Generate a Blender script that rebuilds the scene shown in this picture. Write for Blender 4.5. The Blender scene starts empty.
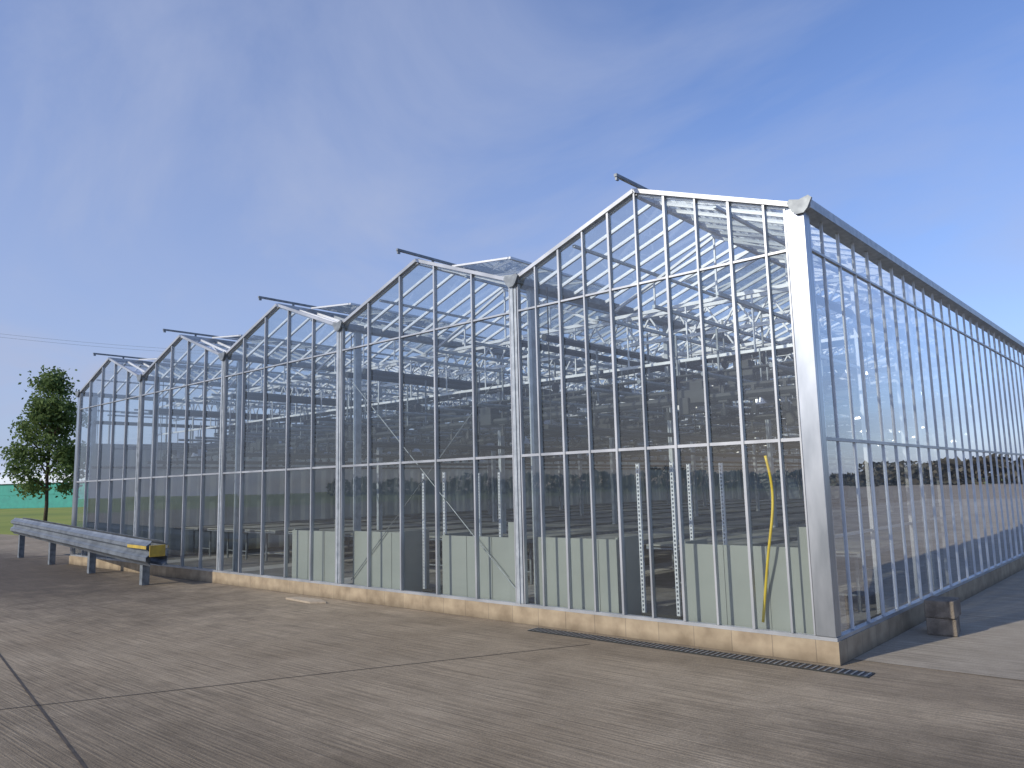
import bpy, math, random
from mathutils import Vector, Matrix
random.seed(7)
scene=bpy.context.scene
COL=scene.collection
# ------------------------------------------------------------------ constants
W=4.0; NB=5; L=40.0
HG=4.536; RISE=0.725; PL=0.214; ZR=2.165; ZU=4.131
CX,CY,CH=2.86,-7.774,1.758
YAW,PIT,ROL,F=0.7294,0.1322,0.0239,772.6
# ------------------------------------------------------------------ helpers
class MB:
    def __init__(s): s.v=[]; s.f=[]; s.m=[]
    def quad(s,a,b,c,d,mi=0):
        n=len(s.v); s.v+= [tuple(a),tuple(b),tuple(c),tuple(d)]; s.f.append((n,n+1,n+2,n+3)); s.m.append(mi)
    def poly(s,pts,mi=0):
        n=len(s.v); s.v+=[tuple(p) for p in pts]; s.f.append(tuple(range(n,n+len(pts)))); s.m.append(mi)
    def box(s,a,b,mi=0):
        x0,y0,z0=[min(a[i],b[i]) for i in range(3)]; x1,y1,z1=[max(a[i],b[i]) for i in range(3)]
        n=len(s.v)
        s.v+=[(x0,y0,z0),(x1,y0,z0),(x1,y1,z0),(x0,y1,z0),(x0,y0,z1),(x1,y0,z1),(x1,y1,z1),(x0,y1,z1)]
        for q in ((0,3,2,1),(4,5,6,7),(0,1,5,4),(1,2,6,5),(2,3,7,6),(3,0,4,7)):
            s.f.append(tuple(n+i for i in q)); s.m.append(mi)
    def beam(s,a,b,w,h,up=(0,0,1),mi=0):
        a=Vector(a); b=Vector(b); d=(b-a).normalized(); up=Vector(up)
        if abs(d.dot(up))>0.99: up=Vector((0,1,0))
        r=d.cross(up).normalized(); u=r.cross(d).normalized()
        n=len(s.v)
        for p in (a,b):
            for sx,sz in ((-1,-1),(1,-1),(1,1),(-1,1)):
                s.v.append(tuple(p+r*sx*w/2+u*sz*h/2))
        for q in ((0,1,2,3),(7,6,5,4),(0,4,5,1),(1,5,6,2),(2,6,7,3),(3,7,4,0)):
            s.f.append(tuple(n+i for i in q)); s.m.append(mi)
    def tube(s,pts,r,n=8,mi=0,rs=None):
        pts=[Vector(p) for p in pts]; base=len(s.v); N=len(pts)
        prev=None
        for i,p in enumerate(pts):
            d=(pts[min(i+1,N-1)]-pts[max(i-1,0)]).normalized()
            up=Vector((0,0,1)) if abs(d.z)<0.9 else Vector((1,0,0))
            if prev is not None:
                r1=(prev-d*prev.dot(d)).normalized()
            else: r1=d.cross(up).normalized()
            prev=r1; u=d.cross(r1).normalized()
            rr=rs[i] if rs else r
            for k in range(n):
                t=2*math.pi*k/n
                s.v.append(tuple(p+r1*math.cos(t)*rr+u*math.sin(t)*rr))
        for i in range(N-1):
            for k in range(n):
                a=base+i*n+k; b=base+i*n+(k+1)%n
                s.f.append((a,b,b+n,a+n)); s.m.append(mi)
        s.f.append(tuple(base+k for k in range(n))[::-1]); s.m.append(mi)
        s.f.append(tuple(base+(N-1)*n+k for k in range(n))); s.m.append(mi)
    def obj(s,name,mats,parent=None,loc=(0,0,0),smooth=False,bevel=0):
        me=bpy.data.meshes.new(name); me.from_pydata(s.v,[],s.f)
        if not isinstance(mats,(list,tuple)): mats=[mats]
        for m in mats: me.materials.append(m)
        for p,mi in zip(me.polygons,s.m):
            p.material_index=mi; p.use_smooth=smooth
        me.update()
        o=bpy.data.objects.new(name,me); COL.objects.link(o); o.location=loc
        if parent: o.parent=parent
        if bevel:
            b=o.modifiers.new("bevel","BEVEL"); b.width=bevel; b.segments=2; b.limit_method='ANGLE'
        return o
def empty(name,loc=(0,0,0),parent=None):
    o=bpy.data.objects.new(name,None); o.location=loc; o.empty_display_size=.3; COL.objects.link(o)
    if parent: o.parent=parent
    return o
def tag(o,label,cat,group=None,kind=None):
    o["label"]=label; o["category"]=cat
    if group: o["group"]=group
    if kind: o["kind"]=kind
    return o
def copy_tree(o,loc,parent=None,rot=None):
    c=o.copy(); c.location=loc; COL.objects.link(c)
    if rot is not None: c.rotation_euler=rot
    c.parent=parent
    for ch in o.children:
        copy_tree(ch,ch.location,c)
    return c
# camera basis
Dv=Vector((-math.sin(YAW)*math.cos(PIT),math.cos(YAW)*math.cos(PIT),math.sin(PIT)))
Rv=Vector((math.cos(YAW),math.sin(YAW),0)); Uv=Rv.cross(Dv)
R2=Rv*math.cos(ROL)-Uv*math.sin(ROL); U2=Rv*math.sin(ROL)+Uv*math.cos(ROL)
CP=Vector((CX,CY,CH))
def ray(px,py): return Dv+R2*((px-512)/F)-U2*((py-384)/F)
def G(px,py,z=0.0):
    r=ray(px,py); return CP+r*((z-CH)/r.z)
def P(px,py,depth): return CP+ray(px,py)*depth
# ------------------------------------------------------------------ materials
def newmat(name):
    m=bpy.data.materials.new(name); m.use_nodes=True; nt=m.node_tree; nt.nodes.clear()
    out=nt.nodes.new("ShaderNodeOutputMaterial"); return m,nt,out
def N(nt,t,**k):
    n=nt.nodes.new(t)
    for a,b in k.items(): setattr(n,a,b)
    return n
def ramp(nt,stops):
    r=N(nt,"ShaderNodeValToRGB"); e=r.color_ramp.elements
    while len(e)<len(stops): e.new(.5)
    for i,(p,c) in enumerate(stops):
        e[i].position=p; e[i].color=(c[0],c[1],c[2],1)
    return r
def simple(name,c1,c2=None,rough=.5,metal=0,scale=8,bump=0,bscale=40,detail=3,stretch=None):
    m,nt,out=newmat(name); b=N(nt,"ShaderNodeBsdfPrincipled"); nt.links.new(b.outputs[0],out.inputs[0])
    tc=N(nt,"ShaderNodeTexCoord")
    no=N(nt,"ShaderNodeTexNoise"); no.inputs["Scale"].default_value=scale; no.inputs["Detail"].default_value=detail
    src=tc.outputs["Object"]
    if stretch:
        mp=N(nt,"ShaderNodeMapping"); mp.inputs["Scale"].default_value=stretch; nt.links.new(src,mp.inputs[0]); src=mp.outputs[0]
    nt.links.new(src,no.inputs["Vector"])
    c2=c2 or tuple(x*.8 for x in c1)
    r=ramp(nt,[(.35,c2),(.65,c1)]); nt.links.new(no.outputs[0],r.inputs[0]); nt.links.new(r.outputs[0],b.inputs["Base Color"])
    b.inputs["Roughness"].default_value=rough; b.inputs["Metallic"].default_value=metal
    if bump:
        n2=N(nt,"ShaderNodeTexNoise"); n2.inputs["Scale"].default_value=bscale; nt.links.new(tc.outputs["Object"],n2.inputs["Vector"])
        bu=N(nt,"ShaderNodeBump"); bu.inputs["Strength"].default_value=bump; bu.inputs["Distance"].default_value=.02
        nt.links.new(n2.outputs[0],bu.inputs["Height"]); nt.links.new(bu.outputs[0],b.inputs["Normal"])
    return m
M_ALU=simple("aluminium_bar",(.48,.50,.52),(.34,.36,.38),rough=.4,metal=.55,scale=2.2,stretch=(1,1,.5))
M_POST=simple("folded_zinc_post",(.48,.51,.54),(.32,.35,.38),rough=.3,metal=.85,scale=2.5,stretch=(2,2,.5),detail=7)
M_ROOFBAR=simple("roof_bar_aluminium",(.68,.71,.74),(.56,.59,.62),rough=.45,metal=.3,scale=3)
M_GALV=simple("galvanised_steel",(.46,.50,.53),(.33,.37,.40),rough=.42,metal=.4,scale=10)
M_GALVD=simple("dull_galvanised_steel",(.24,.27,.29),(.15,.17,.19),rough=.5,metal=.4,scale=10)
M_RAIL=simple("weathered_barrier_steel",(.22,.25,.28),(.13,.15,.175),rough=.5,metal=.45,scale=3,detail=6)
M_DARK=simple("dark_painted_steel",(.016,.022,.023),(.009,.012,.013),rough=.5)
M_BLACK=simple("black_plastic",(.02,.02,.022),rough=.5)
M_PANEL=simple("grey_green_board",(.285,.308,.28),(.25,.272,.248),rough=.5,scale=1.2,detail=4)
M_YEL=simple("yellow_hose_rubber",(.75,.55,.03),(.65,.45,.03),rough=.4)
M_YELD=simple("faded_yellow_paint",(.50,.36,.05),(.36,.26,.05),rough=.6)
M_SCREEN=simple("folded_screen_cloth",(.12,.135,.14),(.06,.07,.075),rough=.9,scale=12)
M_LAMP=simple("lamp_reflector",(.5,.5,.5),rough=.25,metal=.8)
M_BED=simple("bench_liner",(.30,.31,.28),(.12,.13,.115),rough=.6,scale=1.5)
M_WOOD=simple("weathered_wood",(.20,.15,.10),(.12,.09,.06),rough=.8,scale=20)
M_BARK=simple("bark",(.09,.065,.045),(.05,.036,.025),rough=.9,scale=20,bump=.5)
M_CONC=simple("weathered_concrete",(.25,.215,.17),(.14,.12,.095),rough=.9,scale=9,bump=.6,bscale=60,detail=7)
M_TEAL=simple("teal_cladding",(.03,.30,.24),(.025,.24,.20),rough=.5,scale=1)
M_WHITE=simple("pale_roof_sheet",(.50,.56,.64),(.44,.49,.56),rough=.5,scale=1)
M_BOARD=simple("pale_slab",(.38,.32,.24),rough=.9,scale=15)
def clothmat():
    m,nt,out=newmat("wall_screen_cloth"); tc=N(nt,"ShaderNodeTexCoord"); no=N(nt,"ShaderNodeTexNoise"); no.inputs["Scale"].default_value=.8; no.inputs["Detail"].default_value=3
    nt.links.new(tc.outputs["Object"],no.inputs["Vector"]); r=ramp(nt,[(.35,(.23,.26,.26)),(.65,(.37,.40,.40))]); nt.links.new(no.outputs[0],r.inputs[0])
    d=N(nt,"ShaderNodeBsdfDiffuse"); t=N(nt,"ShaderNodeBsdfTranslucent"); nt.links.new(r.outputs[0],d.inputs[0]); nt.links.new(r.outputs[0],t.inputs[0])
    mx=N(nt,"ShaderNodeMixShader"); mx.inputs[0].default_value=.5; nt.links.new(d.outputs[0],mx.inputs[1]); nt.links.new(t.outputs[0],mx.inputs[2]); nt.links.new(mx.outputs[0],out.inputs[0]); return m
M_WSCREEN=clothmat()

def glass(name,tint,refl=1.5,dirt=.05,rough=0.0):
    m,nt,out=newmat(name)
    tr=N(nt,"ShaderNodeBsdfTransparent"); tr.inputs[0].default_value=(*tint,1)
    gl=N(nt,"ShaderNodeBsdfGlossy"); gl.inputs["Roughness"].default_value=rough; gl.inputs[0].default_value=(.95,.97,1,1)
    ge=N(nt,"ShaderNodeNewGeometry"); io=N(nt,"ShaderNodeMath",operation='MULTIPLY_ADD'); io.inputs[1].default_value=(1/1.5)-1.5; io.inputs[2].default_value=1.5
    nt.links.new(ge.outputs["Backfacing"],io.inputs[0])
    fr=N(nt,"ShaderNodeFresnel"); nt.links.new(io.outputs[0],fr.inputs[0])
    mu=N(nt,"ShaderNodeMath",operation='MULTIPLY',use_clamp=True); mu.inputs[1].default_value=refl
    nt.links.new(fr.outputs[0],mu.inputs[0])
    mx=N(nt,"ShaderNodeMixShader"); nt.links.new(mu.outputs[0],mx.inputs[0]); nt.links.new(tr.outputs[0],mx.inputs[1]); nt.links.new(gl.outputs[0],mx.inputs[2])
    df=N(nt,"ShaderNodeBsdfDiffuse"); df.inputs[0].default_value=(.52,.55,.57,1)
    m2=N(nt,"ShaderNodeMixShader"); m2.inputs[0].default_value=dirt; nt.links.new(mx.outputs[0],m2.inputs[1]); nt.links.new(df.outputs[0],m2.inputs[2])
    nt.links.new(m2.outputs[0],out.inputs[0]); return m
M_GLASS=glass("wall_glass",(.88,.92,.92),1.5,.022)
M_SGLASS=glass("side_wall_glass",(.92,.95,.95),2.8,.06)
M_ROOFG=glass("roof_glass",(.87,.91,.93),1.5,.045)
M_VENTG=glass("vent_glass",(.80,.85,.87),1.8,.25)

def blockmat():
    m,nt,out=newmat("block_plinth"); b=N(nt,"ShaderNodeBsdfPrincipled"); nt.links.new(b.outputs[0],out.inputs[0])
    tc=N(nt,"ShaderNodeTexCoord"); sx=N(nt,"ShaderNodeSeparateXYZ"); nt.links.new(tc.outputs["Object"],sx.inputs[0])
    ad=N(nt,"ShaderNodeMath",operation='ADD'); nt.links.new(sx.outputs[0],ad.inputs[0]); nt.links.new(sx.outputs[1],ad.inputs[1])
    cb=N(nt,"ShaderNodeCombineXYZ"); nt.links.new(ad.outputs[0],cb.inputs[0]); nt.links.new(sx.outputs[2],cb.inputs[1])
    br=N(nt,"ShaderNodeTexBrick"); br.offset=.5
    br.inputs["Scale"].default_value=1; br.inputs["Brick Width"].default_value=.44; br.inputs["Row Height"].default_value=.22
    br.inputs["Mortar Size"].default_value=.005; br.inputs["Color1"].default_value=(.40,.325,.22,1); br.inputs["Color2"].default_value=(.345,.28,.188,1); br.inputs["Mortar"].default_value=(.25,.205,.145,1)
    nt.links.new(cb.outputs[0],br.inputs["Vector"])
    no=N(nt,"ShaderNodeTexNoise"); no.inputs["Scale"].default_value=5; no.inputs["Detail"].default_value=8; nt.links.new(tc.outputs["Object"],no.inputs["Vector"])
    rp=ramp(nt,[(.3,(.6,.57,.55)),(.65,(1,1,1))]); nt.links.new(no.outputs[0],rp.inputs[0])
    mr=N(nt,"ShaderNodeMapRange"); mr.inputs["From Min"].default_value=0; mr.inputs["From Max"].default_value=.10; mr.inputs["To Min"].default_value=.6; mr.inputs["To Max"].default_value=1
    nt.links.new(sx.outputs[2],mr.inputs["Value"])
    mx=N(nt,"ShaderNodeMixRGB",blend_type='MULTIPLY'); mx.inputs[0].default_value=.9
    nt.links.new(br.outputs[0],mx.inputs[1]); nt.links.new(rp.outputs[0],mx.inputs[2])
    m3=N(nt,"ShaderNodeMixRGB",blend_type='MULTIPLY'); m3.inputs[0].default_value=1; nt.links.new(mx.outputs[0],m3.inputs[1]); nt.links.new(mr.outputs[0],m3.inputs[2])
    nt.links.new(m3.outputs[0],b.inputs["Base Color"])
    b.inputs["Roughness"].default_value=.9
    bu=N(nt,"ShaderNodeBump"); bu.inputs["Strength"].default_value=.4; bu.inputs["Distance"].default_value=.01
    nt.links.new(no.outputs[0],bu.inputs["Height"]); nt.links.new(bu.outputs[0],b.inputs["Normal"])
    return m
M_BLOCK=blockmat()

def yardmat(name,cols,stain_shade_spots=()):
    m,nt,out=newmat(name); b=N(nt,"ShaderNodeBsdfPrincipled"); nt.links.new(b.outputs[0],out.inputs[0])
    tc=N(nt,"ShaderNodeTexCoord")
    def noise(sc,det=8,rough=.6,mapping=None):
        n=N(nt,"ShaderNodeTexNoise"); n.inputs["Scale"].default_value=sc; n.inputs["Detail"].default_value=det; n.inputs["Roughness"].default_value=rough
        if mapping:
            mp=N(nt,"ShaderNodeMapping"); mp.inputs["Rotation"].default_value=(0,0,mapping[0]); mp.inputs["Scale"].default_value=mapping[1]
            nt.links.new(tc.outputs["Object"],mp.inputs[0]); nt.links.new(mp.outputs[0],n.inputs["Vector"])
        else: nt.links.new(tc.outputs["Object"],n.inputs["Vector"])
        return n
    def mulc(a,bb,fac):
        mx=N(nt,"ShaderNodeMixRGB",blend_type='MULTIPLY'); mx.inputs[0].default_value=fac; nt.links.new(a,mx.inputs[1]); nt.links.new(bb,mx.inputs[2]); return mx.outputs[0]
    big=noise(.3,9,.68); mid=noise(1.9,10,.72); fine=noise(70,4,.7)
    grain=noise(1,4,.6,(0.0,(.9,46,1)))
    r1=ramp(nt,[(.34,cols[0]),(.5,cols[1]),(.68,cols[2])]); nt.links.new(big.outputs[0],r1.inputs[0])
    r2=ramp(nt,[(.3,(.80,.79,.77)),(.7,(1.1,1.1,1.1))]); nt.links.new(mid.outputs[0],r2.inputs[0])
    c=mulc(r1.outputs[0],r2.outputs[0],1)
    r3=ramp(nt,[(.36,(.56,.55,.53)),(.6,(1.14,1.14,1.14))]); nt.links.new(grain.outputs[0],r3.inputs[0])
    c=mulc(c,r3.outputs[0],.8)
    r4=ramp(nt,[(.35,(.66,.66,.66)),(.65,(1.15,1.15,1.15))]); nt.links.new(fine.outputs[0],r4.inputs[0])
    c=mulc(c,r4.outputs[0],.7)
    for (sx_,sy_,a,bb_,col) in stain_shade_spots:  # dark ellipses multiplied into the colour: painted ground shade as well as stains
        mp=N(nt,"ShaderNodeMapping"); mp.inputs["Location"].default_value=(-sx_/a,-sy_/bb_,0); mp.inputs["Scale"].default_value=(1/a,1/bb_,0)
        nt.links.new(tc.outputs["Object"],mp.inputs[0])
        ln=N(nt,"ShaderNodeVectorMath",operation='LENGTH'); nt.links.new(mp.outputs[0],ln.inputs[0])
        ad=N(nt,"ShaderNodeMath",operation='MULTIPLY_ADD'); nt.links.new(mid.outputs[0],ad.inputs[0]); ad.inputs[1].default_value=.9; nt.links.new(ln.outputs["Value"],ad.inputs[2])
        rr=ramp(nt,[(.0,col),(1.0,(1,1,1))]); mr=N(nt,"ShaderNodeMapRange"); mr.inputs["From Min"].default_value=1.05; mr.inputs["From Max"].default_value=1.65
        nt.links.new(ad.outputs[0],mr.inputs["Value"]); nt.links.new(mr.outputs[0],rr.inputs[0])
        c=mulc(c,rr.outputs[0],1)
    nt.links.new(c,b.inputs["Base Color"])
    b.inputs["Roughness"].default_value=.85
    ad=N(nt,"ShaderNodeMath",operation='ADD'); nt.links.new(grain.outputs[0],ad.inputs[0])
    ml=N(nt,"ShaderNodeMath",operation='MULTIPLY'); ml.inputs[1].default_value=.5; nt.links.new(fine.outputs[0],ml.inputs[0]); nt.links.new(ml.outputs[0],ad.inputs[1])
    bu=N(nt,"ShaderNodeBump"); bu.inputs["Strength"].default_value=.9; bu.inputs["Distance"].default_value=.011
    nt.links.new(ad.outputs[0],bu.inputs["Height"]); nt.links.new(bu.outputs[0],b.inputs["Normal"])
    return m
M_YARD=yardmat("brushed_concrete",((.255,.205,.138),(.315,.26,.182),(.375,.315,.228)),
   ((-22,-2.2,13,3.2,(.34,.33,.34)),(3.6,-2.3,3.6,1.2,(.58,.57,.56)),(-1,-.5,5,.5,(.78,.77,.76)),(-1.5,-5.4,4.5,1.2,(.72,.71,.70))))  # first two spots are ground shade painted into the concrete, the others stains
M_SIDEP=yardmat("pale_concrete",((.33,.29,.225),(.40,.355,.28),(.46,.41,.33)))
def groundmat():
    m,nt,out=newmat("field_grass"); b=N(nt,"ShaderNodeBsdfPrincipled"); nt.links.new(b.outputs[0],out.inputs[0])
    tc=N(nt,"ShaderNodeTexCoord"); n=N(nt,"ShaderNodeTexNoise"); n.inputs["Scale"].default_value=.06; n.inputs["Detail"].default_value=10
    nt.links.new(tc.outputs["Object"],n.inputs["Vector"])
    r=ramp(nt,[(.35,(.13,.18,.02)),(.55,(.21,.25,.03)),(.7,(.25,.25,.045))]); nt.links.new(n.outputs[0],r.inputs[0]); nt.links.new(r.outputs[0],b.inputs["Base Color"])
    b.inputs["Roughness"].default_value=.95; return m
M_GRASS=groundmat()
M_FLOOR=simple("greenhouse_floor_gravel",(.20,.195,.18),(.12,.117,.108),rough=.8,scale=3,bump=.5,bscale=80)
M_PATH=simple("smooth_concrete_path",(.46,.45,.41),(.36,.35,.32),rough=.5,scale=2)
M_JOINT=simple("joint_sealant",(.07,.058,.045),(.04,.034,.028),rough=.8)

def leafmat(name,a,b2,tr=.25):
    m,nt,out=newmat(name); g=N(nt,"ShaderNodeNewGeometry")
    r=ramp(nt,[(0,a),(1,b2)]); nt.links.new(g.outputs["Random Per Island"],r.inputs[0])
    d=N(nt,"ShaderNodeBsdfDiffuse"); t=N(nt,"ShaderNodeBsdfTranslucent"); nt.links.new(r.outputs[0],d.inputs[0]); nt.links.new(r.outputs[0],t.inputs[0])
    mx=N(nt,"ShaderNodeMixShader"); mx.inputs[0].default_value=tr; nt.links.new(d.outputs[0],mx.inputs[1]); nt.links.new(t.outputs[0],mx.inputs[2]); nt.links.new(mx.outputs[0],out.inputs[0]); return m
M_LEAF=leafmat("tree_leaves",(.075,.12,.04),(.20,.27,.11),.45)
M_HEDGE=leafmat("far_foliage",(.08,.075,.055),(.16,.14,.10),.15)

# ------------------------------------------------------------------ ground
b=MB(); b.quad((-900,-900,-.012),(900,-900,-.012),(900,900,-.012),(-900,900,-.012)); o=b.obj("ground",M_GRASS); o["kind"]="structure"
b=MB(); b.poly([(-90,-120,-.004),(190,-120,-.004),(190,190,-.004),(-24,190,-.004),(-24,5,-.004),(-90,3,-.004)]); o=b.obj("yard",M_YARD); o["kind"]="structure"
b=MB(); b.quad((.04,.3,.0),(14,.3,.0),(14,60,.0),(.04,60,.0)); o=b.obj("side_path",M_SIDEP); o["kind"]="structure"
b=MB(); b.quad((-NB*W+.1,.1,.002),(-.1,.1,.002),(-.1,L-.1,.002),(-NB*W+.1,L-.1,.002)); o=b.obj("greenhouse_floor",M_FLOOR); o["kind"]="structure"
for i in range(NB):
    xc=-W*i-2
    b=MB(); b.quad((xc-.42,.1,.006),(xc+.42,.1,.006),(xc+.42,L-.1,.006),(xc-.42,L-.1,.006)); o=b.obj("path",M_PATH); o["kind"]="structure"
b=MB(); b.quad((-.85,.1,.0065),(-.12,.1,.0065),(-.12,L-.1,.0065),(-.85,L-.1,.0065)); o=b.obj("path",M_PATH); o["kind"]="structure"
def joint(p,q,w=.025):
    p=Vector((p.x,p.y,0)); q=Vector((q.x,q.y,0)); d=(q-p).normalized(); n=Vector((-d.y,d.x,0))*w/2
    b=MB(); b.quad(p-n,q-n,q+n,p+n); o=b.obj("pavement_joint",M_JOINT); o["kind"]="structure"
pa=G(30,706); pb=G(590,644)
joint(pa+(pa-pb)*.5,pb,.014)
ja=G(0,655); jb=G(85,767)
joint(ja+(ja-jb)*1.5,jb+(jb-ja)*3,.022)

# ------------------------------------------------------------------ greenhouse
GH=empty("greenhouse")
tag(GH,"large five-span glass greenhouse with aluminium frame on block plinth","greenhouse")
XL=-NB*W
b=MB()
b.box((XL-.05,-.05,-.02),(.05,.15,PL)); b.box((-.15,.152,-.02),(.05,L-.152,PL)); b.box((XL-.05,.152,-.02),(XL+.15,L-.152,PL)); b.box((XL-.05,L-.15,-.02),(.05,L+.05,PL))
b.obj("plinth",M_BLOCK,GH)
b=MB()
b.box((XL-.03,-.035,PL),(.035,.04,PL+.035)); b.box((-.04,.042,PL),(.035,L,PL+.035))
b.obj("base_rail",M_ALU,GH)
b=MB(); b.box((-.165,-.045,PL+.037),(.03,.0,HG+.02)); b.box((-.03,.002,PL+.037),(.03,.10,HG+.02)); b.obj("corner_post",M_POST,GH,bevel=.006)
b=MB(); b.box((XL-.03,-.045,PL+.037),(XL+.13,.0,HG)); b.obj("corner_post",M_POST,GH)

def zroof(x,i):
    xc=-W*i-2; return HG+RISE*(1-abs(x-xc)/2)
for i in range(NB):
    x1=-W*i; x0=x1-W; xc=x1-2
    b=MB()
    yy=-.012
    for (a,z) in ((x1-.0,HG),(x0,HG)):
        b.beam((a,yy-.02,z+.03),(xc,yy-.02,HG+RISE+.03),.045,.05)
    xe=x1-(.17 if i==0 else .065)
    xs=x0+(.135 if i==NB-1 else .065)
    for z,h in ((ZR,.034),(ZU,.024)):
        b.box((xs,-.03,z-h/2),(xe,.025,z+h/2))
    b.box((xe-.018,-.033,PL+.037),(xe-.001,.026,HG+.04)); b.box((xs+.001,-.033,PL+.037),(xs+.018,.026,HG+.04))
    gw=b.obj("gable_wall",M_ALU,GH)
    nc=10 if i==0 else 5
    xsn=[x1-W*k/nc for k in range(nc+1)]
    for k in range(1,nc):
        x=xsn[k]; w=.029 if nc==5 or k%2==0 else .022
        b=MB(); b.box((x-w/2,-.042,PL+.037),(x+w/2,.02,zroof(x,i)+.0)); b.obj("mullion",M_ALU,gw)
    for k in range(nc):
        xa,xb=xsn[k],xsn[k+1]
        j=lambda:random.uniform(-.002,.002)
        b=MB(); b.quad((xb,j(),PL+.035),(xa,j(),PL+.035),(xa,j(),ZR),(xb,j(),ZR)); b.obj("glass_pane",M_GLASS,gw)
        b=MB(); pts=[(xb,j(),ZR),(xa,j(),ZR),(xa,j(),zroof(xa,i)),(xb,j(),zroof(xb,i))]
        if xa>xc+.01 and xb<xc-.01: pts.insert(3,(xc,j(),HG+RISE))
        b.poly(pts); b.obj("glass_pane",M_GLASS,gw)
for i in range(1,NB):
    x=-W*i
    b=MB(); b.box((x-.055,-.04,PL+.037),(x+.055,.05,HG-.02)); b.box((x-.010,-.055,PL+.037),(x+.010,-.041,HG-.02)); b.obj("front_post",M_GALV,GH)
b=MB()
for z,h in ((ZR,.034),(ZU,.024)): b.box((-.03,.10,z-h/2),(.02,L,z+h/2))
sw=b.obj("side_wall",M_ALU,GH)
n=80
for k in range(1,n):
    y=L*k/n; w=.022
    b=MB(); b.box((-.014,y-w/2,PL+.037),(.016,y+w/2,HG-.03)); b.obj("mullion",M_ROOFBAR,sw)
for k in range(40):
    ya,yb=k*1.0,k*1.0+1
    j=lambda:random.uniform(-.003,.003)
    b=MB(); b.quad((j(),ya,PL+.035),(j(),yb,PL+.035),(j(),yb,ZR),(j(),ya,ZR)); b.obj("glass_pane",M_SGLASS,sw)
    b=MB(); b.quad((j(),ya,ZR),(j(),yb,ZR),(j(),yb,HG),(j(),ya,HG)); b.obj("glass_pane",M_SGLASS,sw)
b=MB()
for z in (1.15,3.1,3.6): b.box((-.21,.5,z-.015),(-.19,L-.4,z+.015))
for k in range(1,25): b.box((-.22,.4+k*1.6-.015,.01),(-.18,.4+k*1.6+.015,HG-.06))
b.obj("inner_wall_frame",M_ROOFBAR,sw)
b=MB()
for z in (ZR,ZU): b.box((XL-.02,.15,z-.02),(XL+.03,L,z+.02))
for k in range(1,50): b.box((XL-.03,k*.8-.02,PL),(XL+.03,k*.8+.02,HG))
ow=b.obj("side_wall",M_ALU,GH)
b=MB(); b.quad((XL,0,PL),(XL,L,PL),(XL,L,HG),(XL,0,HG)); b.obj("glass_sheet",M_GLASS,ow)
b=MB()
for z in (ZR,ZU): b.box((XL,L-.02,z-.02),(0,L+.02,z+.02))
for k in range(0,26):
    x=-.8*k; i=min(int(-x/W-1e-6),NB-1); b.box((x-.02,L-.03,PL),(x+.02,L+.03,zroof(x,max(i,0))))
bw=b.obj("back_wall",M_ALU,GH)
for i in range(NB):
    x1=-W*i; b=MB(); b.poly([(x1,L,PL),(x1-W,L,PL),(x1-W,L,HG),(x1-2,L,HG+RISE),(x1,L,HG)]); b.obj("glass_sheet",M_GLASS,bw)
    b=MB(); st=.1995
    for q in range(20): 
        xa=x1-.005-q*st; yo=.03*(q%2)
        b.quad((xa,L-.25-yo,.02),(xa-st,L-.28+yo,.02),(xa-st,L-.28+yo,4.25-.1*(i%2)),(xa,L-.25-yo,4.25-.1*(i%2)))
    b.obj("side_screen",M_WSCREEN,bw)
for k in range(10):
    b=MB()
    for q in range(20):
        ya=.3+k*3.95+q*.1975; xo=.03*(q%2)
        b.quad((XL+.25+xo,ya,.02),(XL+.28-xo,ya+.1975,.02),(XL+.28-xo,ya+.1975,4.0 if k else 3.2),(XL+.25+xo,ya,4.0 if k else 3.2))
    b.obj("side_screen",M_WSCREEN,ow)
# roofs
for i in range(NB):
    x1=-W*i; xc=x1-2; x0=x1-W
    b=MB()
    nbr=100
    for k in range(0,nbr+1):
        y=.02+k*(L-.04)/nbr
        for xe in (x1,x0):
            b.beam((xe,y,HG+.0),(xc,y,HG+RISE),.036,.045)
    rf=b.obj("roof",M_ROOFBAR,GH)
    for xe in (x1,x0):
        b=MB(); b.quad((xe,0,HG),(xe,L,HG),(xc,L,HG+RISE),(xc,0,HG+RISE)); b.obj("roof_glass",M_ROOFG,rf)
    b=MB(); b.box((xc-.035,-.02,HG+RISE-.03),(xc+.035,L,HG+RISE+.055)); b.obj("ridge_beam",M_ALU,rf)
    b=MB(); b.box((xc-.02,-.42,HG+RISE+.10),(xc+.02,L,HG+RISE+.135)); b.box((xc-.012,-.41,HG+RISE+.06),(xc+.012,-.36,HG+RISE+.10)); 
    for k in range(14): b.box((xc-.01,.3+k*2.9,HG+RISE+.055),(xc+.01,.34+k*2.9,HG+RISE+.10))
    b.obj("ridge_rail",M_GALVD,rf)
    for s in (1,-1):
        for k in range(7):
            ya=(.7 if s>0 else 3.4)+k*5.4; yb=ya+3.0; Lv=1.25
            if yb>L-.2: continue
            ang=math.radians(6 if i else 17) if s>0 else math.radians(12)
            hx,hz=xc+s*.05,HG+RISE+.07
            ex,ez=hx+s*Lv*math.cos(ang),hz-Lv*math.sin(ang)
            b=MB()
            b.beam((ex,ya,ez),(ex,yb,ez),.045,.035)
            for q in range(4):
                y=ya+(yb-ya)*q/3; b.beam((hx,y,hz),(ex-s*.024,y,ez),.03,.03)
            for y in (ya+.5,yb-.5): b.beam((xc+s*.9,y,HG+.42),(ex-s*.03,y,ez-.03),.014,.014)
            b.quad((hx,ya,hz+.02),(ex,ya,ez+.02),(ex,yb,ez+.02),(hx,yb,hz+.02),1)
            b.obj("roof_vent",[M_ROOFBAR,M_VENTG],rf)
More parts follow.
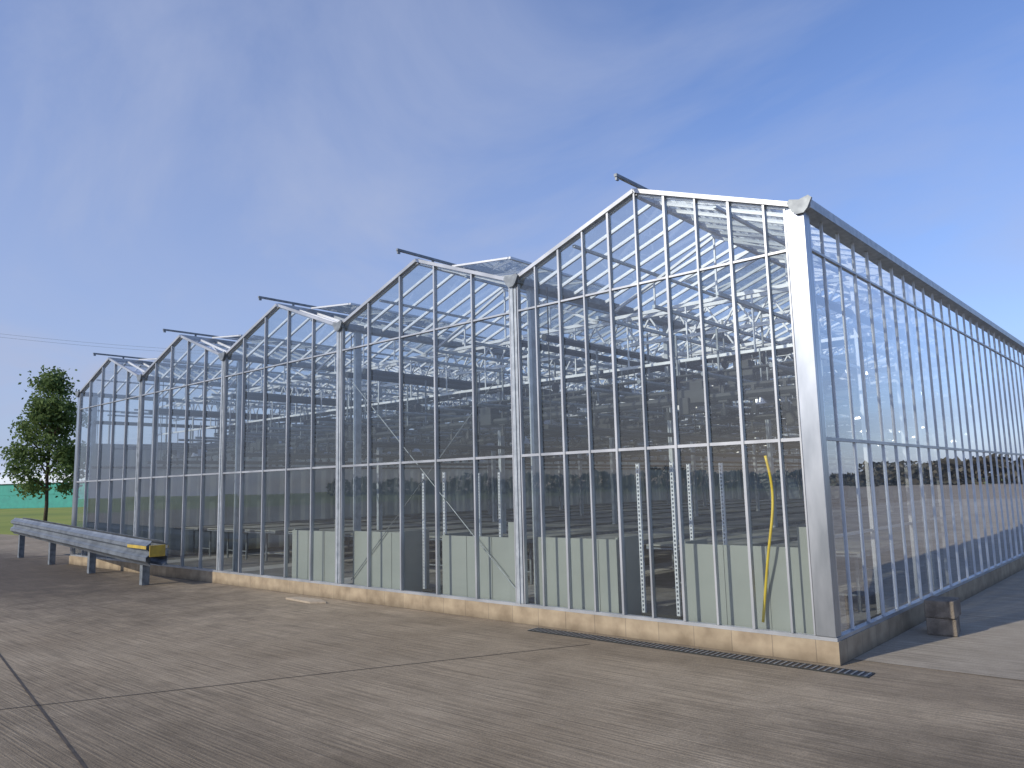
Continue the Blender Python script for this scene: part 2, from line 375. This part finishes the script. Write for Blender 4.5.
# gutters
for i in range(NB+1):
    x=-W*i
    b=MB()
    b.box((x-.085,-.05,HG-.02),(x+.085,L+.05,HG+.0)); b.box((x-.105,-.05,HG-.02),(x-.087,L+.05,HG+.075)); b.box((x+.087,-.05,HG-.02),(x+.105,L+.05,HG+.075))
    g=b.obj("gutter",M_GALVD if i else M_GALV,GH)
    b=MB(); k_=.82; pts=[(-.16,0,.09),(-.12,0,.13),(0,0,.10),(.12,0,.13),(.16,0,.09),(.10,0,-.03),(.05,0,-.08),(-.05,0,-.08),(-.10,0,-.03)]
    fr=[(x+p[0]*k_,-.085,HG+p[2]*k_) for p in pts]; bk=[(x+p[0]*k_,-.055,HG+p[2]*k_) for p in pts]
    b.poly(fr[::-1]); b.poly(bk)
    for q in range(len(pts)): b.quad(fr[q],fr[(q+1)%9],bk[(q+1)%9],bk[q])
    b.obj("gutter_end_plate",M_GALVD,g)
# columns
b=MB(); b.box((-.035,-.06,0),(.035,.06,HG-.025)); b.box((-.08,-.08,0),(.08,.08,.012)); c0=b.obj("column",M_GALV,GH,loc=(-.11,.35,0))
for i in range(NB+1):
    for k in range(11):
        x=-W*i + (-.11 if i==0 else (.11 if i==NB else 0)); y=.35 if k==0 else min(4.0*k,L-.45)
        if i==0 and k==0: continue
        copy_tree(c0,(x,y,.008),GH)
# lattice trusses
b=MB(); z0,z1=HG-.58,HG-.16
b.beam((-1.96,0,z1),(1.96,0,z1),.05,.05); b.beam((-1.96,0,z0),(1.96,0,z0),.05,.05)
m=8
for k in range(m):
    xa=-1.96+3.92*k/m; xm=xa+3.92/m/2; xb=xa+3.92/m
    b.beam((xa,0,z1-.02),(xm,0,z0+.02),.025,.025); b.beam((xm,0,z0+.02),(xb,0,z1-.02),.025,.025)
t0=b.obj("lattice_truss",M_ROOFBAR,GH,loc=(-2,4,0))
b=MB()
pts=[(-1.9+3.8*q/16,.0,HG-.70-.02*math.sin(q*1.9)) for q in range(17)]
b.tube(pts,.07,8,rs=[.065+.018*math.sin(q*2.7) for q in range(17)]); s0=b.obj("shade_screen",M_SCREEN,GH,loc=(-2,4.3,0),smooth=True)
b=MB(); b.beam((-1.96,0,HG-.25),(1.96,0,HG-.25),.04,.05); b.beam((-1.96,0,HG-.25),(0,0,HG+RISE-.08),.04,.04); b.beam((0,0,HG+RISE-.08),(1.96,0,HG-.25),.04,.04)
for s in (-1,0,1): b.box((s-.012,-.012,HG-.24),(s+.012,.012,HG+(RISE-.1 if s==0 else RISE/2-.15)))
b.beam((-1.96,0,HG-1.05),(1.96,0,HG-1.05),.035,.04)
for s in (-1.5,-.5,.5,1.5): b.box((s-.01,-.01,HG-1.03),(s+.01,.01,HG-.27))
tb0=b.obj("tie_beam",M_ROOFBAR,GH,loc=(-2,2,0))
for i in range(NB):
    for k in range(1,10):
        if not (i==0 and k==1):
            copy_tree(t0,(-W*i-2,4.0*k,0),GH); copy_tree(s0,(-W*i-2,4.0*k+.3,0),GH)
            copy_tree(tb0,(-W*i-2,4.0*k-2,0),GH)
        copy_tree(t0,(-W*i-2,4.0*k-1.4,0),GH)
for i in range(NB):
    for dx in (-1.3,-.45,.45,1.3):
        b=MB(); x=-W*i-2+dx; b.tube([(x,.6,3.05),(x,L-.5,3.05)],.03,6)
        for k in range(1,10): b.box((x-.006,4*k-.006,3.07),(x+.006,4*k+.006,HG-.6))
        b.obj("heating_pipe",M_GALVD,GH)
    for dx in (-1.75,1.75):
        b=MB(); x=-W*i-2+dx; b.tube([(x,.3,3.78),(x,L-.5,3.78)],.05,8); b.tube([(x,.3,2.55),(x,L-.5,2.55)],.035,8)
        for k in range(0,10): b.box((x-.006,4*k+.394,2.58),(x+.006,4*k+.406,3.74)); b.box((x-.006,4*k+.394,3.82),(x+.006,4*k+.406,HG-.03))
        b.obj("service_pipe",M_DARK,GH)
    for dx in (-.85,0,.85):
        b=MB(); x=-W*i-2+dx; b.box((x-.02,.3,HG-.65),(x+.02,L-.5,HG-.61))
        b.obj("screen_support",M_GALV,GH)
for i in range(NB):
    for dx in (-1,1):
        b=MB(); x=-W*i-2+dx; b.box((x-.02,.05,HG+RISE/2-.07),(x+.02,L-.05,HG+RISE/2-.035)); b.obj("purlin",M_GALV,GH)
b=MB(); b.tube([(-7.85,.12,3.6),(-4.1,.12,.3)],.007,6); b.tube([(-4.15,.16,3.6),(-7.9,.16,.3)],.007,6); b.obj("cross_brace",M_GALVD,GH)

# ------------------------------------------------------------------ end boards
def board(x0,x1,ztop,i,ret):
    b=MB(); w=x1-x0
    b.box((0,0,0),(w,.03,ztop)); 
    xr=0 if ret<0 else w-.03
    b.box((xr,.032,0),(xr+.03,.55,ztop+.02))
    for k in range(1,int(w/.5)+1):
        if k*.5<w-.1: b.box((k*.5-.012,-.008,.02),(k*.5+.012,-.001,ztop))
    o=b.obj("partition_board",M_PANEL,loc=(x0,.19,.01))
    tag(o,"grey-green waist-high board standing just inside the glass","board","grey-green boards inside the glass front")
for i in range(3):
    x=-W*i
    board(x-1.72,x-.26,1.06,i,-1); 
    if i<2: board(x-3.9,x-2.62,1.08,i,1)
    b=MB(); b.box((0,0,0),(.22,.03,1.27)); o=b.obj("partition_board",M_PANEL,loc=(x-.36,.155,.01)); tag(o,"narrow taller grey-green board beside the post","board","grey-green boards inside the glass front")

# ------------------------------------------------------------------ benches
def bench(loc):
    e=empty("growing_bench",loc); Lb=28
    b=MB()
    for s in (-.7,.7): b.box((s-.02,0,.75),(s+.02,Lb,.80))
    for k in range(29): b.box((-.68,k*1.0+(-.03 if k==28 else 0),.755),(.68,k*1.0+.03+(-.03 if k==28 else 0),.78))
    b.obj("bench_frame",M_GALVD,e)
    b=MB(); b.box((-.72,.0,.802),(.72,Lb,.825)); b.obj("bench_bed",M_BED,e)
    b=MB()
    for s in (-.5,.5): b.box((s-.02,-.02,0),(s+.02,.02,.75))
    b.box((-.48,-.015,.68),(.48,.015,.715)); b.box((-.48,-.012,.2),(.48,.012,.225))
    l0=b.obj("leg",M_GALVD,e,loc=(0,.5,0))
    for k in range(1,9): copy_tree(l0,(0,.5+k*3.3,0),e)
    return e
be=bench((-1.28,2.6,.008)); tag(be,"long low galvanised growing bench inside the greenhouse","bench","growing benches in the greenhouse")
for i in range(NB):
    for dx in (-1.0,-3.0):
        if i==0 and dx==-1.0: continue
        copy_tree(be,(-W*i+dx,2.6,.008))

# ------------------------------------------------------------------ irrigation booms
def boom(loc):
    e=empty("irrigation_boom",loc)
    b=MB(); b.tube([(-1.65,0,0),(1.65,0,0)],.055,8); b.tube([(-1.65,.25,.14),(1.65,.25,.14)],.04,8); b.tube([(-1.65,.12,.34),(1.65,.12,.34)],.02,8)
    for s in (-1.6,-.6,.6,1.6): b.beam((s,0,0),(s,.25,.14),.025,.025)
    b.obj("boom_pipe",M_DARK,e)
    b=MB(); b.box((-.22,-.1,-.06),(.22,.34,.12)); b.box((-.12,0,.12),(.12,.22,.24)); b.box((-.16,-.14,-.2),(-.02,-.1,.02)); b.obj("carriage",M_DARK,e,bevel=.01)
    b=MB()
    for s in (-.3,.3):
        b.tube([(s-.02,.12,.26),(s+.02,.12,.26)],.09,12); b.box((s-.01,.10,.08),(s+.01,.14,.3))
    b.box((-.3,.11,.25),(.3,.13,.27))
    b.obj("wheel",M_BLACK,e)
    b=MB(); b.box((-.012,-.012,-.12),(.012,.012,0)); b.tube([(0,0,-.12),(0,0,-.22)],.045,8); b.box((-.06,-.025,-.05),(.06,.025,-.02)); b.box((-.02,-.02,.05),(.02,.02,.13)); 
    n0=b.obj("nozzle",M_DARK,e,loc=(-1.6,0,-.02))
    for k in range(1,9):
        if k!=4: copy_tree(n0,(-1.6+k*.4,0,-.02),e)
    b=MB()
    for s in (-1.6,-.3,.3,1.6): b.box((s-.012,.11,.13),(s+.012,.13,.9))
    b.obj("hanging_rod",M_GALVD,e)
    return e
bo=boom((-2,1.2,2.82)); tag(bo,"dark hanging irrigation boom with nozzles under the roof trusses","irrigation boom","irrigation booms hanging in the greenhouse")
for i in range(NB):
    for k,y in enumerate((1.2,2.6,4.6,6.6,9.1,12.3,16.6,21)):
        if i==0 and k==0: continue
        copy_tree(bo,(-W*i-2,y+(i*.25),2.82+.42*(k%2)))
def lamp(loc):
    e=empty("grow_light",loc)
    b=MB(); b.box((-.09,-.25,0),(.09,.05,.12)); b.obj("housing",M_DARK,e,bevel=.01)
    b=MB()
    top=[(-.09,.06,.08),(.09,.06,.08),(.09,.30,.08),(-.09,.30,.08)]; bot=[(-.2,.02,-.1),(.2,.02,-.1),(.2,.38,-.1),(-.2,.38,-.1)]
    b.poly(top)
    for q in range(4): b.quad(bot[q],bot[(q+1)%4],top[(q+1)%4],top[q])
    b.obj("lamp_shade",M_LAMP,e)
    b=MB(); b.box((-.008,-.1,.12),(.008,-.085,.62)); b.box((-.008,.1,.085),(.008,.115,.62)); b.obj("hanging_rod",M_GALVD,e)
    return e
la=lamp((-.9,4.0,3.36)); tag(la,"grow light with metal reflector hanging from a truss","grow light","grow lights hanging from the trusses")
for i in range(NB):
    for k in range(1,9):
        for dx in (-.9,-3.1):
            if i==0 and k==1 and dx==-.9: continue
            copy_tree(la,(-W*i+dx,4.0*k,3.36))
        if k<6:
            for dx in (-1.4,-2.6): copy_tree(la,(-W*i+dx,4.0*k-2,2.87))

# ------------------------------------------------------------------ trolleys
def trolley(loc):
    e=empty("plant_trolley",loc)
    b=MB(); b.box((-.27,0,.17),(.27,1.3,.20)); b.box((-.27,0,.13),(-.24,1.3,.168)); b.box((.24,0,.13),(.27,1.3,.168)); b.obj("base",M_DARK,e)
    b=MB()
    b.tube([(-.02,0,.07),(.02,0,.07)],.065,12); b.box((-.03,-.03,.07),(-.022,.03,.165)); b.box((.022,-.03,.07),(.03,.03,.165))
    w0=b.obj("wheel",M_BLACK,e,loc=(-.22,.1,0))
    for p in ((.22,.1,0),(-.22,1.2,0),(.22,1.2,0)): copy_tree(w0,p,e)
    b=MB(); b.box((-.022,-.018,.2),(-.011,.018,2.0)); b.box((.011,-.018,.2),(.022,.018,2.0))
    for k in range(37): z=.2+k*.049; b.box((-.0105,-.018,z),(.0105,.018,z+.022))
    p0=b.obj("perforated_post",M_ROOFBAR,e,loc=(-.24,.02,0))
    for p in ((.24,.02,0),(-.24,1.28,0),(.24,1.28,0)): copy_tree(p0,p,e)
    return e
tr=trolley((-2.2,.45,.008)); tag(tr,"wheeled plant trolley with perforated galvanised posts","trolley","plant trolleys by the glass front")
copy_tree(tr,(-6.25,.5,.008))

# ------------------------------------------------------------------ hose
b=MB(); pts=[]
for q in range(25):
    t=q/24; pts.append((-.62+.05*math.sin(t*5)-.10*t*t,.10+.03*math.sin(t*9),2.02-1.72*t))
b.tube(pts,.015,8)
o=b.obj("garden_hose",M_YEL,smooth=True); tag(o,"yellow hose hanging down inside the glass near the corner","hose")

# ------------------------------------------------------------------ yard things
def cblock(loc,rz,label):
    b=MB(); b.box((-.15,-.2,0),(.15,.2,.19)); 
    o=b.obj("concrete_block",M_CONC,loc=loc,bevel=.012); o.rotation_euler=(0,0,rz)
    tag(o,label,"concrete block","concrete blocks stacked beside the greenhouse")
cblock((.42,2.2,.0),math.radians(8),"weathered concrete block on the ground beside the greenhouse wall")
cblock((.43,2.19,.191),math.radians(3),"weathered concrete block stacked on another beside the wall")

e=empty("drain_channel",(-3.6,-.27,0)); tag(e,"slotted drainage channel set in concrete before the plinth","drain")
b=MB(); b.box((0,-.10,-.003),(4.0,-.09,.008)); b.box((0,.09,-.003),(4.0,.10,.008)); b.obj("channel_edge",M_DARK,e)
b=MB(); b.quad((0,-.09,.003),(4.0,-.09,.003),(4.0,.09,.003),(0,.09,.003),1)
for k in range(67): b.box((k*.06,-.088,.004),(k*.06+.018,.088,.008))
b.obj("drain_grate",[M_GALVD,M_BLACK],e)

p=G(308,601); b=MB()
pp=[(-.5,-.1),(.3,-.16),(.5,.0),(.2,.12),(-.4,.09)]
b.poly([(a,c,.03) for a,c in pp])
for q in range(5):
    a,c=pp[q],pp[(q+1)%5]; b.quad((*a,0),(*c,0),(*c,.03),(*a,.03))
o=b.obj("broken_slab",M_BOARD,loc=(p.x,p.y-.0,0)); tag(o,"pale broken slab lying flat by the plinth","slab")

# guard rail (rises slightly towards its far end)
A=Vector((-12.9,-1.0,0)); B=Vector((-24.1,-.06,0))
d=(B-A); Lr=d.length; ang=math.atan2(d.y,d.x)
e=empty("guard_rail",A); e.rotation_euler=(0,0,ang); tag(e,"double-sided galvanised steel crash barrier with yellow end","guard rail")
prof=[(0,.40),(.025,.44),(.10,.50),(.10,.57),(.025,.625),(.025,.68),(.10,.73),(.10,.79),(.025,.84),(0,.88)]
zs=lambda x:.30*max(0,min(1,x/Lr))
for s in (-1,1):
    b=MB(); y0=s*.10
    nseg=12
    for q in range(nseg):
        xa=-.4+(Lr+.8)*q/nseg; xb=-.4+(Lr+.8)*(q+1)/nseg; ua,ub=zs(xa),zs(xb)
        for a,c in zip(prof,prof[1:]):
            b.quad((xa,y0+s*a[0],a[1]+ua),(xb,y0+s*a[0],a[1]+ub),(xb,y0+s*c[0],c[1]+ub),(xa,y0+s*c[0],c[1]+ua))
    o=b.obj("barrier_beam",M_RAIL,e)
    so=o.modifiers.new("s","SOLIDIFY"); so.thickness=.006
npst=4
for k in range(npst):
    x=.25+(Lr-.4)*k/(npst-1); zt=.82+zs(x)
    b=MB(); b.box((-.08,-.07,0),(.08,-.06,zt)); b.box((-.08,.06,0),(.08,.07,zt)); b.box((-.08,-.059,0),(-.07,.059,zt)); b.obj("barrier_post",M_GALVD,e,loc=(x,0,0))
b=MB(); b.box((-.43,-.15,.58),(-.405,.15,.80)); b.obj("end_cap",M_YELD,e,bevel=.01)
for s in (-1,1):
    b=MB(); b.box((-.404,s*.202,.73),(.7,s*.209,.79)); b.obj("marker_strip",M_YELD,e)

# ------------------------------------------------------------------ tree
def tree(loc,H,Rw,label,seed,zc0,leaves=9000):
    rnd=random.Random(seed)
    e=empty("tree",loc); tag(e,label,"tree")
    b=MB()
    tp=[(0,0,0),(.05,.03,H*.15),(.1,-.05,H*.35),(.0,.05,H*.6),(.1,0,H*.85)]
    b.tube(tp,.2,10,rs=[.12,.10,.09,.07,.03])
    cl=[]
    for k in range(18):
        z=H*rnd.uniform(.2,.75); a=rnd.uniform(0,6.28); r=Rw*rnd.uniform(.5,.95)*(1-.3*abs(z/H-.5))
        q=(r*math.cos(a),r*math.sin(a),z+H*rnd.uniform(.06,.16))
        b.tube([(.05,0,z),(q[0]*.5,q[1]*.5,(z+q[2])/2+.1),q],.05,6,rs=[.07,.045,.015]); cl.append(q)
    b.obj("trunk",M_BARK,e,smooth=True)
    for k in range(56):
        t=rnd.random(); z=zc0+(H-zc0)*t
        rr=Rw*math.sin(math.pi*min(1,(.3+t*.7)))**.5*(1.08-.25*t)
        a=rnd.uniform(0,6.28); r=rr*math.sqrt(rnd.random())
        cl.append((r*math.cos(a),r*math.sin(a),z))
    b=MB()
    for k in range(leaves):
        c=rnd.choice(cl); s=.5
        p=Vector((c[0]+rnd.gauss(0,s*.62),c[1]+rnd.gauss(0,s*.62),c[2]+rnd.gauss(0,s*.5)))
        if p.z<1.5: continue
        u=Vector((rnd.gauss(0,1),rnd.gauss(0,1),rnd.gauss(0,1))).normalized(); v=u.cross(Vector((rnd.gauss(0,1),rnd.gauss(0,1),rnd.gauss(0,1)))).normalized()
        l=rnd.uniform(.07,.14); b.quad(p-u*l,p+v*l*.6,p+u*l,p-v*l*.6)
    b.obj("crown",M_LEAF,e)
tp=P(46,500,45); tree((tp.x,tp.y,-.01),9.1,1.85,"green leafy tree standing in grass beyond the greenhouse",3,2.2,12500)

c=P(-120,500,150); d0=P(120,500,135)
dx=(d0-c); dx.z=0; Ls=dx.length; ang=math.atan2(dx.y,dx.x)
e=empty("long_shed",(c.x,c.y,0)); e.rotation_euler=(0,0,ang); tag(e,"long low shed with teal walls and pale curved roof","shed")
b=MB(); b.box((0,0,0),(Ls,20,4.4)); b.box((0,-.05,.0),(Ls,-.001,.35)); b.box((0,-.05,2.4),(Ls,-.001,2.55)); b.obj("wall",M_TEAL,e)
b=MB(); pr=[(10-10.4*math.cos(a*math.pi/12),4.45+5.2*math.sin(a*math.pi/12)) for a in range(13)]
for a,c2 in zip(pr,pr[1:]): b.quad((-.3,a[0],a[1]),(Ls+.3,a[0],a[1]),(Ls+.3,c2[0],c2[1]),(-.3,c2[0],c2[1]))
b.poly([(-.3,q[0],q[1]) for q in pr]); b.poly([(Ls+.3,q[0],q[1]) for q in pr])
b.obj("roof",M_WHITE,e)

def treeline(p0,p1,h,n,seed):
    rnd=random.Random(seed); b=MB(); p0=Vector(p0);p1=Vector(p1)
    hs=[]; m=40
    for k in range(m+1): hs.append(h*rnd.uniform(.55,1.15))
    for k in range(n):
        t=rnd.random(); f=t*m; i=min(int(f),m-1); hh=hs[i]*(1-(f-i))+hs[i+1]*(f-i)
        z=hh*rnd.random()**.8
        p=p0.lerp(p1,t)+Vector((rnd.gauss(0,1.5),rnd.gauss(0,1.5),z))
        u=Vector((rnd.gauss(0,1),rnd.gauss(0,1),rnd.gauss(0,1))).normalized(); v=u.cross(Vector((0,.3,1))).normalized()
        l=rnd.uniform(.4,.9); b.quad(p-u*l,p+v*l,p+u*l,p-v*l)
    o=b.obj("treeline",M_HEDGE); tag(o,"distant dark treeline and hedges along the field edge","treeline",kind="stuff")
treeline((-60,120,0),(60,192,0),5,8000,5)
treeline((40,192,0),(280,20,0),4,11000,6)
treeline((-220,-150,0),(140,-220,0),6,10000,8)

def pole(loc,H,rz):
    e=empty("utility_pole",loc); e.rotation_euler=(0,0,rz); tag(e,"tall wooden utility pole carrying two cables","utility pole","utility poles in the field")
    b=MB(); b.tube([(0,0,0),(0,0,H)],.15,10,rs=[.17,.11]); b.obj("shaft",M_WOOD,e,smooth=True)
    b=MB(); b.box((-.9,-.06,H-.5),(.9,.06,H-.36)); b.obj("crossarm",M_WOOD,e)
    for s in (-.8,.8):
        b=MB(); b.tube([(s,0,H-.36),(s,0,H-.1)],.05,8,rs=[.06,.03]); b.obj("insulator",M_GALVD,e)
q0=P(-80,326,60); q1=P(330,356,74)
dd=q1-q0; az=math.atan2(dd.y,dd.x)+math.pi/2
pole((q0.x,q0.y,0),q0.z+.1,az); pole((q1.x,q1.y,0),q1.z+.1,az)
side=Vector((math.cos(az),math.sin(az),0))*.8
for s in (-1,1):
    b=MB(); pts=[]
    for k in range(21):
        t=k/20; p=q0.lerp(q1,t)+side*s; p.z-=.9*4*t*(1-t)*.6; pts.append(p)
    b.tube(pts,.010,5); o=b.obj("power_cable",M_GALV); tag(o,"thin grey overhead cable strung between utility poles","power cable","overhead cables")

# ------------------------------------------------------------------ sun + sky
Sh=Vector((-.25,-.97,0)).normalized(); EL=math.radians(28)
S=Vector((Sh.x*math.cos(EL),Sh.y*math.cos(EL),math.sin(EL)))
sd=bpy.data.lights.new("sun","SUN"); sd.energy=3.6; sd.angle=math.radians(.5); sd.color=(1,.91,.77)
so=bpy.data.objects.new("sun",sd); COL.objects.link(so); so.rotation_euler=S.to_track_quat('Z','Y').to_euler(); so.location=(-20,-20,30)
w=bpy.data.worlds.new("World"); scene.world=w; w.use_nodes=True; nt=w.node_tree; nt.nodes.clear()
out=N(nt,"ShaderNodeOutputWorld"); bg=N(nt,"ShaderNodeBackground"); bg.inputs[1].default_value=.135
sky=N(nt,"ShaderNodeTexSky"); sky.sky_type='NISHITA'; sky.sun_disc=False; sky.sun_elevation=EL; sky.sun_rotation=math.atan2(Sh.x,Sh.y)
sky.air_density=1.0; sky.dust_density=.8; sky.ozone_density=2.0
tc=N(nt,"ShaderNodeTexCoord"); sp=N(nt,"ShaderNodeSeparateXYZ"); nt.links.new(tc.outputs["Generated"],sp.inputs[0])
mz=N(nt,"ShaderNodeMath",operation='MAXIMUM'); mz.inputs[1].default_value=.0; nt.links.new(sp.outputs[2],mz.inputs[0])
az_=N(nt,"ShaderNodeMath",operation='ADD'); az_.inputs[1].default_value=.22; nt.links.new(mz.outputs[0],az_.inputs[0])
cb=N(nt,"ShaderNodeCombineXYZ")
for k in (0,1):
    dv=N(nt,"ShaderNodeMath",operation='DIVIDE'); nt.links.new(sp.outputs[k],dv.inputs[0]); nt.links.new(az_.outputs[0],dv.inputs[1]); nt.links.new(dv.outputs[0],cb.inputs[k])
mp=N(nt,"ShaderNodeMapping"); mp.inputs["Rotation"].default_value=(0,0,math.radians(50)); mp.inputs["Scale"].default_value=(.65,1.25,1); mp.inputs["Location"].default_value=(3.1,1.2,0)
nt.links.new(cb.outputs[0],mp.inputs[0])
n1=N(nt,"ShaderNodeTexNoise"); n1.inputs["Scale"].default_value=1.1; n1.inputs["Detail"].default_value=8; n1.inputs["Roughness"].default_value=.57; n1.inputs["Distortion"].default_value=.7
nt.links.new(mp.outputs[0],n1.inputs["Vector"])
cr=ramp(nt,[(.45,(.0,.0,.0)),(.74,(.52,.52,.52))]); nt.links.new(n1.outputs[0],cr.inputs[0])
vl=N(nt,"ShaderNodeVectorMath",operation='DOT_PRODUCT'); vl.inputs[1].default_value=(-.97,.25,-.35); nt.links.new(tc.outputs["Generated"],vl.inputs[0])
vr=N(nt,"ShaderNodeMapRange"); vr.inputs["From Min"].default_value=.42; vr.inputs["From Max"].default_value=1.0; vr.inputs["To Min"].default_value=0; vr.inputs["To Max"].default_value=1.25
nt.links.new(vl.outputs["Value"],vr.inputs["Value"])
vm=N(nt,"ShaderNodeMath",operation='MULTIPLY'); nt.links.new(vr.outputs[0],vm.inputs[0]); nt.links.new(n1.outputs[0],vm.inputs[1])
va=N(nt,"ShaderNodeMath",operation='ADD',use_clamp=True); nt.links.new(vm.outputs[0],va.inputs[0]); nt.links.new(cr.outputs[0],va.inputs[1])
hz=N(nt,"ShaderNodeMapRange"); hz.inputs["From Min"].default_value=0; hz.inputs["From Max"].default_value=.5; hz.inputs["To Min"].default_value=.5; hz.inputs["To Max"].default_value=.03
nt.links.new(mz.outputs[0],hz.inputs["Value"])
tint=N(nt,"ShaderNodeMixRGB",blend_type='MULTIPLY'); tint.inputs[0].default_value=1; tint.inputs[2].default_value=(1.04,1.12,1.45,1)
nt.links.new(sky.outputs[0],tint.inputs[1])
mixh=N(nt,"ShaderNodeMixRGB"); nt.links.new(hz.outputs[0],mixh.inputs[0]); nt.links.new(tint.outputs[0],mixh.inputs[1]); mixh.inputs[2].default_value=(2.3,2.85,4.6,1)
mix=N(nt,"ShaderNodeMixRGB"); nt.links.new(va.outputs[0],mix.inputs[0]); nt.links.new(mixh.outputs[0],mix.inputs[1]); mix.inputs[2].default_value=(3.2,3.7,5.2,1)
nt.links.new(mix.outputs[0],bg.inputs[0]); nt.links.new(bg.outputs[0],out.inputs[0])
# ------------------------------------------------------------------ camera
cd=bpy.data.cameras.new("camera"); cd.sensor_width=36; cd.lens=F/1024*36; cd.clip_end=3000; cd.clip_start=.05
co=bpy.data.objects.new("camera",cd); COL.objects.link(co)
mt=Matrix((R2,U2,-Dv)).transposed().to_4x4(); mt.translation=CP; co.matrix_world=mt
scene.camera=co
scene.view_settings.view_transform='Standard'; scene.view_settings.look='None'; scene.view_settings.exposure=0
